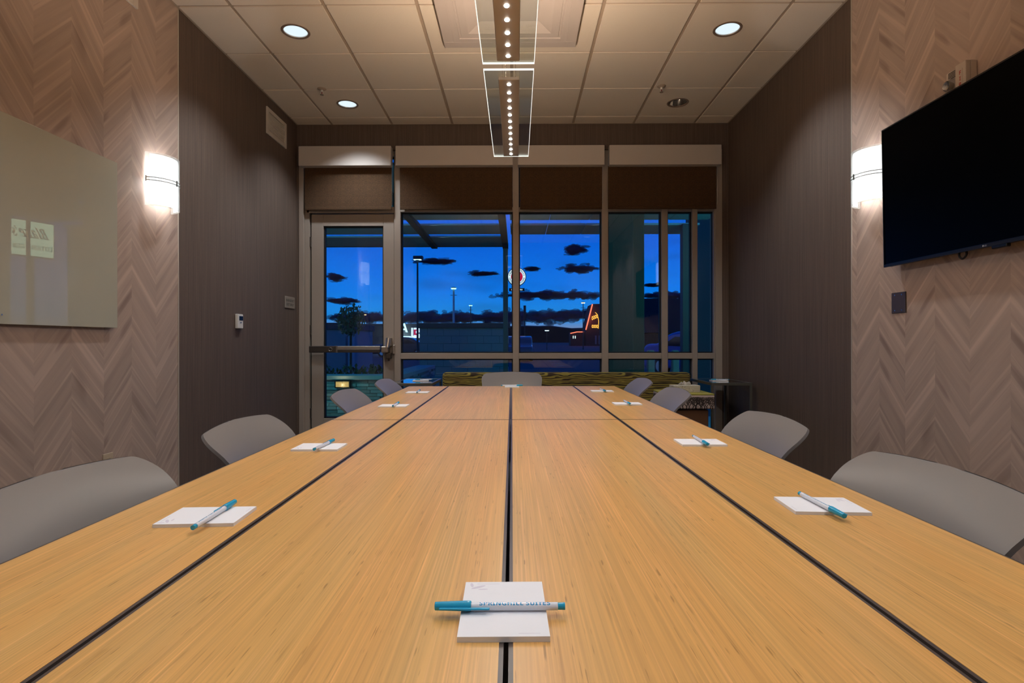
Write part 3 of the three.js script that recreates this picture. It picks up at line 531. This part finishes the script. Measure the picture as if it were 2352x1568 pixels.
// ------------------------------------------------------------------ outside: ground, patio wall, canopy, piers
const GY = -.12;
{
  const g = structure('floor_outside', 'dark paved ground outside the windows'); g.name = 'ground'; g.userData.category = 'ground';
  mesh('paving', span(-500, 500, GY - .2, GY, -2600, -5.9), std({ color: lin(.05, .052, .055), roughness: .9 }), g);
  mesh('patio_slab', span(-7, 7, GY - .1, GY + .015, -8.9, -5.86), std({ color: lin(.30, .30, .30), roughness: .85 }), g);

  const w = thing('ledgestone_wall', 'low ledgestone planter wall with flat cap outside the door', 'stone wall', [0, GY, -8.5]);
  const tones = [.20, .25, .31, .37].map(v => std({ color: lin(v, v * 1.0, v * .98), roughness: .9 }));
  mesh('core', merge([span(-4.4, -1.83, 0, .62, -.30, -.03), span(-2.09, -1.83, 0, .62, -3.6, -.30)]), tones[0], w);
  for (let k = 0; k < 12; k++) { let x = -4.4 + rr(0, .1); const y = .02 + k * .05; while (x < -1.82) { const l = Math.min(rr(.18, .55), -1.80 - x), p = rr(0, .028); if (l > .05) mesh('stone', span(x, x + l - .006, y, y + .0455, -.04, -.012 + p, .004), tones[(rnd() * 4) | 0], w); x += l; } }
  for (let k = 0; k < 12; k++) { let z = -.05; const y = .02 + k * .05; while (z > -3.6) { const l = rr(.3, .7), p = rr(0, .028); mesh('stone', span(-1.84, -1.815 + p, y, y + .0455, z - l + .006, z, .004), tones[(rnd() * 4) | 0], w); z -= l; } }
  mesh('cap', span(-4.45, -1.76, .622, .69, -.36, .05, .008), std({ color: lin(.34, .35, .35), roughness: .8 }), w);
  mesh('cap', span(-2.14, -1.76, .622, .69, -3.65, -.36, .008), std({ color: lin(.34, .35, .35), roughness: .8 }), w);
  const lf = thing('brick_light', 'glowing amber louvred step light set in the stone wall', 'wall light', [-2.62, .437, -8.47]);
  mesh('housing', span(-.118, .118, -.056, .056, -.02, .045, .006), mBlack, lf);
  mesh('lens', span(-.098, .098, -.036, .040, .04, .048), std({ color: 0x332211, emissive: lin(1, .55, .16), emissiveIntensity: .9 }), lf);
  mesh('louvre', merge([-.018, .004, .026].map(y => span(-.1, .1, y - .002, y + .002, .044, .054)).concat([span(-.002, .002, -.036, .04, .044, .055)])), mDarkSteel, lf);
  const ll = new THREE.PointLight(lin(1, .7, .35), .12, 0, 2); ll.name = 'step_light'; ll.position.set(0, -.01, .09); ll.castShadow = true; lf.add(ll);
  // low planting behind the wall
  const bush = (name, label, x, y, z, R, n, col, s, group) => {
    const o = thing(name, label, 'plant', [x, y, z], 0, group), leaf = new THREE.PlaneGeometry(.05 * s, .09 * s, 1, 2), ls = [];
    const pp = leaf.attributes.position; for (let i = 0; i < pp.count; i++) { pp.setZ(i, -Math.abs(pp.getX(i)) * .5 - pp.getY(i) * pp.getY(i) * 3 / s); if (Math.abs(pp.getY(i)) > .04 * s) pp.setX(i, pp.getX(i) * .25); } leaf.computeVertexNormals();
    for (let k = 0; k < n; k++) { const a = rr(0, 6.283), b = Math.acos(rr(-1, 1)), r = Math.cbrt(rnd()), g = leaf.clone(); g.rotateX(rr(0, 6.28)); g.rotateY(rr(0, 6.28)); g.translate(R[0] * r * Math.sin(b) * Math.cos(a), R[1] * (1 + r * Math.cos(b)), R[2] * r * Math.sin(b) * Math.sin(a)); ls.push(g); }
    const f = mesh('foliage', merge(ls), phys({ color: col, roughness: .8, transmission: .2, thickness: 0, side: THREE.DoubleSide }), o); f.userData.kind = 'stuff';
    return o;
  };
  for (let k = 0; k < 5; k++) bush('groundcover_shrub', 'low dark shrub growing behind the stone wall cap', -4.1 + k * .45, .38, -9.1 - (k % 2) * .3, [.26, .16, .22], 160, lin(.04, .07, .03), 1, 'low shrubs behind the stone wall');
  const tr = bush('small_tree', 'small leafy tree beyond the stone wall seen through the door', -4.14, 1.2, -14, [.34, .42, .32], 520, lin(.14, .22, .10), 1.2);
  mesh('trunk', rod([0, -1.32, 0], [0, .4, 0], .03, 8), std({ color: lin(.08, .05, .035), roughness: .9 }), tr);

  // enclosure and low building
  const mBlock = std({ color: lin(.26, .29, .30), roughness: .9 }), mCap = std({ color: lin(.06, .07, .075), roughness: .8 });
  const e = thing('block_enclosure', 'low block walled enclosure behind the patio column', 'enclosure wall', [-1.3, GY, -14]);
  for (let k = 0; k < 8; k++) { const off = k % 2 ? .2 : 0; for (let x = -1.12 - off; x < 1.1; x += .4) { const a = Math.max(x, -1.12), b = Math.min(x + .395, 1.1); if (b - a > .03) mesh('block', span(a, b, k * .192, k * .192 + .187, -.1, rr(0, .006), .004), mBlock, e); } }
  mesh('core', span(-1.115, 1.095, 0, 1.535, -.3, -.05), mCap, e); mesh('coping', span(-1.17, 1.14, 1.536, 1.66, -.34, .05, .01), mCap, e);
  const lb = thing('parapet_building', 'low flat roofed building with a pale corner pier beyond the stone wall', 'building', [-5.6, GY, -16]);
  mesh('wall', span(-1.6, .72, 0, 1.55, -3, 0), mBlock, lb); mesh('parapet', span(-1.66, .78, 1.55, 1.74, -3.06, .06, .01), mCap, lb); mesh('corner_pier', span(.80, .92, 0, 1.38, -.2, .02, .01), std({ color: lin(.4, .42, .42), roughness: .8 }), lb);

  // canopy over the patio
  const mSoffit = std({ color: lin(.40, .42, .42), roughness: .8 }), mBeam = std({ color: lin(.045, .042, .045), roughness: .7 });
  const c = thing('patio_canopy', 'slatted patio canopy of soffit panels with sky gaps between', 'canopy', [0, 2.95, 0]);
  const panels = [[5.95, 7.4], [7.62, 8.65], [9.04, 9.81], [10.06, 11.02]];
  for (const [a, b] of panels) { mesh('soffit_panel', span(-6, -.26, 0, .03, -b, -a, .004), mSoffit, c); if (b < 10) for (let x = -.10; x < 2.4; x += .61) mesh('soffit_panel', span(x, x + .60, -.005, .03, -b, -a, .004), mSoffit, c); }
  mesh('beam', span(-1.66, -1.55, -.05, .02, -11.02, -5.95), mBeam, c); mesh('beam', span(-.27, -.16, -.06, .02, -11.02, -5.95), mBeam, c); mesh('edge_beam', span(-6, -.16, -.005, .05, -11.1, -11.02), mBeam, c);
  mesh('column', span(-.262, -.168, GY - 2.95, -.05, -11.02, -10.93, .004), std({ color: lin(.14, .17, .17), roughness: .6 }), c);
  mesh('column', span(2.64, 2.79, GY - 2.95, 0, -9.1, -8.95, .004), std({ color: lin(.045, .048, .055), roughness: .6 }), c);
  mesh('post', span(3.44, 3.485, GY - 2.95, 1.6, -9.02, -8.98, .004), mBeam, c);
  const p = thing('building_pier', 'broad dark building pier outside the middle mullion', 'pier', [1.56, GY, -8.2]);
  mesh('shaft', span(-.26, .10, 0, 3.3, -.5, .2, .01), std({ color: lin(.028, .034, .036), roughness: .8 }), p); mesh('return_face', span(.10, .275, 0, 3.3, -.5, .12, .01), std({ color: lin(.05, .042, .038), roughness: .8 }), p); mesh('plinth', span(-.28, .30, 0, .3, -.52, .24, .01), mCap, p);
  const p2 = thing('building_pier', 'far dark pier outside the last narrow window', 'pier', [4.2, GY, -12]);
  mesh('shaft', span(-.45, .5, 0, 4, -.5, .2, .01), std({ color: lin(.07, .085, .085), roughness: .8 }), p2); mesh('plinth', span(-.48, .53, 0, .35, -.52, .24, .01), mCap, p2);
  for (const [x, l] of [[2.14, 'short grey bollard in front of the blue car'], [2.53, 'short grey bollard beside the slim canopy column']]) { const b = thing('bollard', l, 'bollard', [x, GY, -9], 0, 'grey bollards outside'); mesh('post', box(.12, 1.06, .12, 0, .53, 0, .03), std({ color: lin(.22, .22, .21), roughness: .6 }), b); mesh('base_plate', box(.2, .02, .2, 0, .01, 0), mDarkSteel, b); }
}
{
  const f = structure('wall_outside', 'outer face of the building beside the windows');
  mesh('facade', span(-8, XL - .12, GY, 3.6, -5.90, -5.72), std({ color: lin(.3, .29, .27), roughness: .9 }), f); mesh('facade', span(XR + .12, 5, GY, 3.6, -5.90, -5.72), std({ color: lin(.3, .29, .27), roughness: .9 }), f);
  for (const [x, l] of [[-3.6, 'cyan lit wall lamp on the outer wall left of the exit door'], [3.3, 'cyan lit wall lamp on the outer wall right of the windows']]) {
    const o = thing('facade_lamp', l, 'wall lamp', [x, 2.45, -5.9], 0, 'outdoor wall lamps'); mesh('housing', box(.3, .2, .12, 0, 0, -.06, .02), mDarkSteel, o);
    mesh('lamp_lens', box(.26, .15, .01, 0, -.01, -.124), std({ color: 0x223333, emissive: lin(.35, 1, .95), emissiveIntensity: 3 }), o);
    const p = new THREE.PointLight(lin(.10, .95, 1), 6, 0, 2); p.name = 'facade_glow'; p.position.set(0, -.02, -.2); p.castShadow = true; p.shadow.radius = 4; o.add(p);
  }
}
// ------------------------------------------------------------------ outside: lamps, cars, signs, buildings, hills, clouds
{
  const mPole = std({ color: lin(.03, .04, .04), roughness: .5, metalness: .4 });
  const lamp = (x, d, h, kind, label, col, I, r = .06) => {
    const o = thing('parking_lamp', label, 'lamp post', [x, GY, -d], 0, 'parking lot lamp posts'), em = std({ color: 0x223333, emissive: col, emissiveIntensity: 3 });
    mesh('pole', cyl(r, r * .7, h, 0, h / 2, 0, 10), kind === 'lit' ? std({ color: lin(.4, .5, .5), roughness: .5 }) : mPole, o);
    if (kind === 'shoebox') { mesh('head', box(.62, .22, .42, .05, h + .12, 0, .04), mPole, o); mesh('lamp_lens', box(.46, .03, .32, .0, h, 0), em, o); mesh('arm', box(.2, .08, .08, -.02, h, 0), mPole, o); }
    else { mesh('head', cyl(.3, .22, .1, 0, h + .1, 0, 16), mPole, o); mesh('lamp_lens', cyl(.26, .3, .1, 0, h, 0, 16), em, o); mesh('crossarm', box(.7, .05, .05, 0, h - .7, 0), mPole, o); }
    const l = new THREE.PointLight(col, I, 0, 2); l.name = 'lamp_glow'; l.position.set(0, h - .2, 0); l.castShadow = true; o.add(l);
  };
  const cyan = lin(.45, 1, .92);
  lamp(-6.35, 36, 6.45, 'shoebox', 'tall dark parking lamp post with a boxy lit head', lin(.6, 1, .95), 2600, .075);
  lamp(-6.72, 60, 6.85, 'lit', 'pale glowing parking lamp post with a round head', cyan, 160, .14);
  lamp(-7.36, 90, 6.95, 'plain', 'distant thin parking lamp post left of the canopy column', cyan, 60, .09);
  lamp(9.7, 82, 6.8, 'plain', 'distant lamp post with an orange light beside the neon gable', lin(1, .75, .5), 40, .08);
  lamp(-24.4, 90, 5.5, 'plain', 'distant orange lamp post beside the dark billboard', lin(1, .5, .2), 50, .08);
  lamp(4.2, 78, 2.7, 'plain', 'low white lamp far off between the mullions', lin(.75, .95, 1), 30, .05);
  lamp(11.3, 38, 1.35, 'plain', 'short blue white lamp beyond the blue car', lin(.6, .85, 1), 6, .03);

  // cars
  const car = (x, d, turn, paint, label) => {
    const o = thing('parked_car', label, 'car', [x, GY - .0, -d], turn, 'cars in the parking lot');
    const prof = [[-2.2, .35], [-2.25, .62], [-2.1, .82], [-1.15, .95], [-.55, 1.38], [.7, 1.42], [1.5, 1.05], [2.1, .98], [2.22, .6], [2.18, .35]];
    const s = new THREE.Shape(); s.moveTo(...prof[0]); s.splineThru(prof.slice(1).map(p => new THREE.Vector2(...p))); s.lineTo(-2.2, .35);
    mesh('body', new THREE.ExtrudeGeometry(s, { depth: 1.5, bevelEnabled: true, bevelSize: .1, bevelThickness: .12, bevelSegments: 3, curveSegments: 8 }).translate(0, 0, -.75), phys({ color: paint, roughness: .35, clearcoat: 1, clearcoatRoughness: .06 }), o);
    const gl = phys({ color: lin(.01, .014, .02), roughness: .05 });
    for (const q of [-1, 1]) { mesh('side_window', new THREE.ExtrudeGeometry(new THREE.Shape([[-.95, 1.0], [-.48, 1.33], [.62, 1.36], [1.25, 1.05]].map(p => new THREE.Vector2(...p))), { depth: .01, bevelEnabled: false }).translate(0, 0, q * .875 - .005), gl, o);
      for (const wx of [-1.35, 1.35]) { const wh = mesh('wheel', new THREE.CylinderGeometry(.32, .32, .2, 24).rotateX(Math.PI / 2).translate(wx, .32, q * .78), mBlack, o); mesh('hub', new THREE.CylinderGeometry(.18, .2, .22, 12).rotateX(Math.PI / 2).translate(wx, .32, q * .79), mSteel, wh); }
      mesh('headlamp', box(.05, .12, .3, -2.27, .70, q * .6, .02), std({ color: lin(.7, .75, .8), roughness: .1 }), o); }
    const ws = mesh('windscreen', box(.02, .62, 1.35, 0, 0, 0), gl, o); ws.position.set(-.90, 1.16, 0); ws.rotation.z = -.95;
    return o;
  };
  car(6.5, 19.2, Math.PI * .5 + .5, lin(.015, .07, .34), 'glossy blue car behind the grey bollard');
  car(.1, 36, Math.PI * .5, lin(.05, .06, .07), 'dark car partly hidden by the centre mullion');
  car(-9.0, 44, 0, lin(.03, .03, .035), 'dark car under the bright strip of the far shop');

  // round drive through sign on a mast
  const o = thing('round_restaurant_sign', 'round lit red and white restaurant sign with a DRIVE THRU board', 'sign', [.06, GY, -120]);
  mesh('mast', cyl(.18, .14, 12.6, 0, 6.3, -.25, 12), mPole, o);
  mesh('cabinet', new THREE.CylinderGeometry(2.0, 2.0, .4, 64).rotateX(Math.PI / 2).translate(0, 15.0, 0), std({ color: lin(.02, .03, .06), roughness: .5 }), o);
  const face = canvasTex(512, 512, (c, w) => {
    c.fillStyle = '#0a1030'; c.fillRect(0, 0, w, w); c.fillStyle = '#ffffff'; c.beginPath(); c.arc(256, 256, 246, 0, 7); c.fill(); c.fillStyle = '#d0103f'; c.beginPath(); c.arc(256, 256, 166, 0, 7); c.fill();
    c.fillStyle = '#101830'; c.font = 'bold 62px sans-serif'; c.textAlign = 'center'; c.textBaseline = 'middle';
    const ring = (s, mid, stepA, up) => s.split('').forEach((ch, k) => { const a = mid + (k - (s.length - 1) / 2) * stepA; c.save(); c.translate(256 + Math.cos(a) * 206, 256 + Math.sin(a) * 206); c.rotate(a + (up ? H : -H)); c.fillText(ch, 0, 0); c.restore(); });
    ring('PANDA EXPRESS', -H, .225, true); ring('CHINESE KITCHEN', H, -.19, false);
  });
  mesh('lit_face', planarUV(new THREE.CylinderGeometry(1.93, 1.93, .04, 64).rotateX(Math.PI / 2).translate(0, 15.0, .21), (x, y) => [x / 3.86 + .5, (y - 15) / 3.86 + .5]), std({ color: 0x111111, emissive: 0xffffff, emissiveMap: face, emissiveIntensity: 1.15 }), o);
  mesh('drive_board', box(3.3, .66, .3, 0, 12.25, 0, .04), std({ color: lin(.005, .01, .03), roughness: .5 }), o);
  mesh('board_lettering', planarUV(box(3.1, .5, .04, 0, 12.25, .16), (x, y) => [x / 3.1 + .5, (y - 12.25) / .5 + .5]), std({ color: 0x111111, emissive: 0xffffff, emissiveIntensity: 1, emissiveMap: canvasTex(512, 82, (c, w, h) => { c.fillStyle = '#040814'; c.fillRect(0, 0, w, h); c.fillStyle = '#ffffff'; c.font = 'bold 70px sans-serif'; c.textAlign = 'center'; c.textBaseline = 'middle'; c.fillText('DRIVE THRU', w / 2, h / 2 + 2, 490); }) }), o);

  // lit burger sign, mirrored in the whiteboard
  const bs = thing('pylon_sign', 'pale lit pylon sign outside, seen mirrored in the glass whiteboard', 'sign', [29.5, GY, -39.15], -1.16);
  mesh('cabinet', box(2.66, 2.56, .35, 0, 8.43, -.2, .05), mDarkSteel, bs);
  mesh('mast', cyl(.16, .16, 7.2, 0, 3.6, -.2, 12), mPole, bs);
  mesh('lit_face', planarUV(box(2.5, 2.4, .05, 0, 8.43, 0, .02), (x, y) => [x / 2.5 + .5, (y - 8.43) / 2.4 + .5]), std({ color: 0x111111, emissive: 0xffffff, emissiveIntensity: 4.2, emissiveMap: canvasTex(512, 490, (c, w, h) => { c.fillStyle = '#dff0c8'; c.fillRect(0, 0, w, h); c.fillStyle = '#5d3a2c'; c.textAlign = 'center'; c.save(); c.translate(w / 2, 215); c.transform(1, 0, -.32, 1, 0, 0); c.font = 'italic bold 205px serif'; c.fillText("Blake's", 20, 20, 440); c.restore(); c.fillStyle = '#39503c'; c.font = 'bold 88px serif'; c.fillText('LOTABURGER', w / 2, 400, 490); }) }), bs);

  // neon gabled restaurant
  const n = thing('neon_gable_building', 'dark gabled restaurant outlined with red neon beside the middle mullion', 'building', [23.5, GY, -150]);
  const gab = new THREE.Shape([[-5.0, 0], [-5.0, 4.1], [-3.3, 11.2], [4, 11.2], [4, 0]].map(p => new THREE.Vector2(...p)));
  const mNB = std({ color: lin(.03, .025, .025), roughness: .9 });
  mesh('hall', new THREE.ExtrudeGeometry(gab, { depth: 10, bevelEnabled: false }).translate(0, 0, -10), mNB, n);
  mesh('side_wing', span(-9.0, -4.8, 0, 3.7, -6, -1), mNB, n);
  for (let k = 0; k < 5; k++) mesh('front_window', box(.42, 2.3, .06, -2.4 + k * .95, 1.6, .03), std({ color: lin(.12, .14, .18), roughness: .2 }), n);
  const red = std({ color: 0x220202, emissive: lin(1, .14, .07), emissiveIntensity: 2.6 }), amber = std({ color: 0x221002, emissive: lin(1, .36, .05), emissiveIntensity: 2.2 });
  mesh('neon_tube', rod([-5.05, 4.3, .12], [-3.3, 11.1, .12], .17, 8), red, n); mesh('neon_tube', rod([-9.1, 3.35, -.8], [-7.3, 3.75, -.8], .12, 8), red, n); mesh('neon_tube', rod([-7.3, 3.75, -.8], [-5.5, 3.75, -.8], .12, 8), red, n);
  mesh('neon_outline', tube([[-2.6, 8.9, .15], [-2.2, 8.6, .15], [-1.7, 7.0, .15], [-1.75, 4.6, .15]], .09, 20, 6), amber, n);
  for (let r = 0; r < 2; r++) for (let k = 0; k < 4; k++) mesh('neon_letter', new THREE.TorusGeometry(.22, .08, 6, 14).scale(.75, 1.8 - r * .3, 1).translate(-3.3 + k * .42, 7.4 - r * 2.2 + (r ? 0 : k * .18), .15), amber, n);
  for (const x of [-8.3, -7.75]) mesh('lit_window', box(.28, .75, .05, x, 2.35, -.97), std({ color: 0x222222, emissive: lin(1, .95, .85), emissiveIntensity: 1 }), n);
  const nl = new THREE.PointLight(lin(1, .12, .05), 60, 0, 2); nl.name = 'neon_glow'; nl.position.set(-4.6, 7.5, 1.5); nl.castShadow = true; n.add(nl);

  // shop with bright strip on the left
  const s = thing('lit_strip_shop', 'far dark shop with white lit letters and a bright canopy strip', 'building', [-13.4, GY, -60]);
  mesh('wall', span(-3.2, 6.2, 0, 3.1, -8, 0), std({ color: lin(.07, .05, .055), roughness: .9 }), s); mesh('side_bay', span(-5.6, -3.2, 0, 2.9, -8, .3), std({ color: lin(.10, .03, .035), roughness: .9 }), s);
  const wl = std({ color: 0x223333, emissive: lin(.6, .95, 1), emissiveIntensity: 2.2 });
  mesh('strip_light', span(-.7, 3.1, 1.66, 1.78, .02, .2), wl, s);
  const font = await new FontLoader().loadAsync('fonts/droid/droid_sans_bold.typeface.json');
  const letter = (t, size, x, y) => mesh('lit_letter', new TextGeometry(t, { font, size, depth: .08, curveSegments: 4 }).translate(x, y, .05), wl, s);
  letter('1', .95, -.95, 2.12); letter('A', .95, .92, 2.2); letter('S', .35, 1.02, 1.85);
  const sl = new THREE.PointLight(lin(.6, .95, 1), 14, 0, 2); sl.name = 'shop_glow'; sl.position.set(1.2, 1.6, 1.2); s.add(sl);
  const hs = thing('small_lit_sign', 'small red and white lit sign beside the block enclosure', 'sign', [-10.4, GY, -60.0 + 2]);
  mesh('post', cyl(.06, .06, 1.6, 0, .8, -.1, 8), mPole, hs); mesh('cabinet', box(1.1, 1.15, .14, 0, 2.1, -.1, .05), mPole, hs);
  mesh('lit_face', planarUV(box(.98, 1.05, .03, 0, 2.1, 0), (x, y) => [x / .98 + .5, (y - 2.1) / 1.05 + .5]), std({ color: 0x111111, emissive: 0xffffff, emissiveIntensity: 1.5, emissiveMap: canvasTex(128, 128, (c, w) => { c.fillStyle = '#eef6ff'; c.fillRect(0, 0, w, w); c.fillStyle = '#b01840'; c.fillRect(34, 22, 50, 70); c.fillStyle = '#f4f7ff'; c.fillRect(62, 38, 26, 32); c.fillStyle = '#131a3a'; c.fillRect(24, 0, 8, 100); c.fillRect(88, 60, 30, 14); }) }), hs);
  const bb = thing('billboard', 'dark billboard on a post seen through the exit door', 'billboard', [-23.2, GY, -80]); mesh('board', box(1.75, .82, .2, 0, 4.85, 0, .02), mBlack, bb); mesh('post', cyl(.12, .12, 4.5, 0, 2.25, 0, 10), mPole, bb);

  // dark house with dormer on the right
  const h = thing('dormer_house', 'black roofed house with a pale dormer seen between the narrow mullions', 'building', [17.9, GY, -62]);
  const mRoof = std({ color: lin(.012, .012, .014), roughness: .9 });
  mesh('roof', new THREE.ExtrudeGeometry(new THREE.Shape([[0, 2.0], [-4.2, 5.45], [-8.4, 2.0]].map(p => new THREE.Vector2(...p))), { depth: 24, bevelEnabled: false }).rotateY(Math.PI / 2).translate(-6, 0, 2), mRoof, h);
  mesh('wall', span(-5.8, 17, 0, 2.2, -9, 1.2), std({ color: lin(.05, .05, .05), roughness: .9 }), h);
  const dm = mesh('dormer', new THREE.ExtrudeGeometry(new THREE.Shape([[-.62, 0], [-.62, 2.2], [-.95, 2.2], [-.2, 3.4], [.55, 2.2], [.22, 2.2], [.22, 0]].map(p => new THREE.Vector2(...p))), { depth: 2, bevelEnabled: false }).translate(-.95, 2.3, 1.6), std({ color: lin(.42, .6, .56), roughness: .7 }), h);
  mesh('dormer_window', box(.5, 1.7, .08, -1.15, 3.55, 3.62), mRoof, dm);
  for (let k = 0; k < 14; k++) mesh('string_light', new THREE.SphereGeometry(.045 + .03 * rnd(), 6, 5).translate(-2.4 + k * .22 + rr(-.05, .05), 1.62 + rr(-.12, .1), 1.4), std({ color: 0x222222, emissive: lin(.85, .9, 1), emissiveIntensity: 1 }), h);

  // hills and tree line
  const ridge = (d, amp, base, s, col, name, label) => {
    const P = [[-900, -6]]; for (let x = -900; x <= 900; x += 12) P.push([x, base + amp * vnoise(x * .006 + 40, 3, s) + amp * .25 * vnoise(x * .05 + 90, 5, s) + amp * .08 * vnoise(x * .3 + 90, 5, s)]); P.push([900, -6]);
    const g = new THREE.ExtrudeGeometry(new THREE.Shape(P.map(p => new THREE.Vector2(...p))), { depth: 120, bevelEnabled: true, bevelSize: 2, bevelThickness: 30, bevelSegments: 1 }).translate(0, 0, -d - 120);
    tag(mesh(name, g, std({ color: col, roughness: 1 }), undefined), label, 'hill');
  };
  ridge(620, 12, 6, 17, lin(.012, .012, .016), 'dark_hill', 'low dark wooded ridge along the horizon');
  for (const [x, d, hh, l] of [[2.9, 200, 14, 'slim dark pole with a board against the horizon right of the centre mullion'], [1.4, 200, 10.5, 'thin dark pole against the horizon next to the centre mullion']]) { const q = thing('utility_pole', l, 'pole', [x, GY, -d]); mesh('shaft', cyl(.18, .14, hh, 0, hh / 2, 0, 8), mPole, q); if (hh > 12) mesh('board', box(.9, 5.2, .3, 0, hh - 2.6, 0), mPole, q); }

  // clouds: banks and wisps of dark vapour far out over the horizon
  const mCloud = std({ color: lin(.03, .10, .22), roughness: 1, transparent: true, opacity: .34 });
  const puff = new THREE.IcosahedronGeometry(1, 2); puff.deleteAttribute('uv'); puff.deleteAttribute('normal');
  const cloud = (cx, cy, w, hgt, nb, label) => {
    const d = 1900, k = d / 1291, gs = [], n = Math.round(w * 1.2 + 24);
    for (let i = 0; i < n; i++) {
      const t = (rnd() + rnd() + rnd()) / 1.5 - 1, env = Math.pow(Math.max(0, 1 - t * t), .6), lump = .45 + .9 * vnoise(t * w * .06 + cx, cy, 83), g = puff.clone(), p = g.attributes.position;
      const v = (rnd() + rnd() - 1) * lump, sx = rr(4, 13) * (.5 + .5 * env) * k, sy = (rr(.05, .16) * hgt * lump + .7) * k, ph = rr(0, 50);
      for (let q = 0; q < p.count; q++) { const f = 1 + .8 * (vnoise(p.getX(q) * 3 + ph, p.getY(q) * 3 + p.getZ(q) * 2, 77) - .5); p.setXYZ(q, p.getX(q) * f * sx, p.getY(q) * f * sy, p.getZ(q) * f * sx); }
      g.translate(t * w * .56 * k, v * hgt * .5 * env * k, rr(-30, 30)); gs.push(g);
    }
    const m = mergeVertices(merge(gs), 1e-3); m.computeVertexNormals();
    const o = mesh('dusk_cloud', m, mCloud); o.position.set((cx - 1186.6) * k, CAM_Y + (784 - cy) * k, -d); tag(o, label, 'cloud', 'dark clouds in the dusk sky');
  };
  cloud(1322, 573, 52, 22, 7, 'small dark cloud high above the neon gable'); cloud(1330, 617, 100, 18, 9, 'broken dark cloud streak right of the round sign');
  cloud(1112, 628, 70, 10, 7, 'thin dark cloud left of the round sign'); cloud(1222, 618, 26, 10, 4, 'tiny cloud puff beside the round sign'); cloud(1270, 678, 300, 20, 16, 'long dark cloud bar below the round sign');
  cloud(1090, 729, 640, 34, 30, 'broad dark cloud bank low across the middle windows'); cloud(1340, 722, 220, 26, 12, 'low dark cloud bank behind the neon gable'); cloud(785, 690, 84, 14, 8, 'dark cloud behind the exit door glass'); cloud(820, 728, 150, 26, 10, 'low dark cloud behind the billboard');
  cloud(770, 636, 40, 13, 5, 'small dark cloud at the edge of the exit door glass'); cloud(1535, 680, 160, 20, 10, 'dark cloud above the dormer house'); cloud(1000, 600, 110, 9, 8, 'faint flat cloud behind the tall lamp head'); cloud(1500, 655, 40, 7, 5, 'small wisp of cloud above the dormer house');
}
renderer.render(scene, camera);
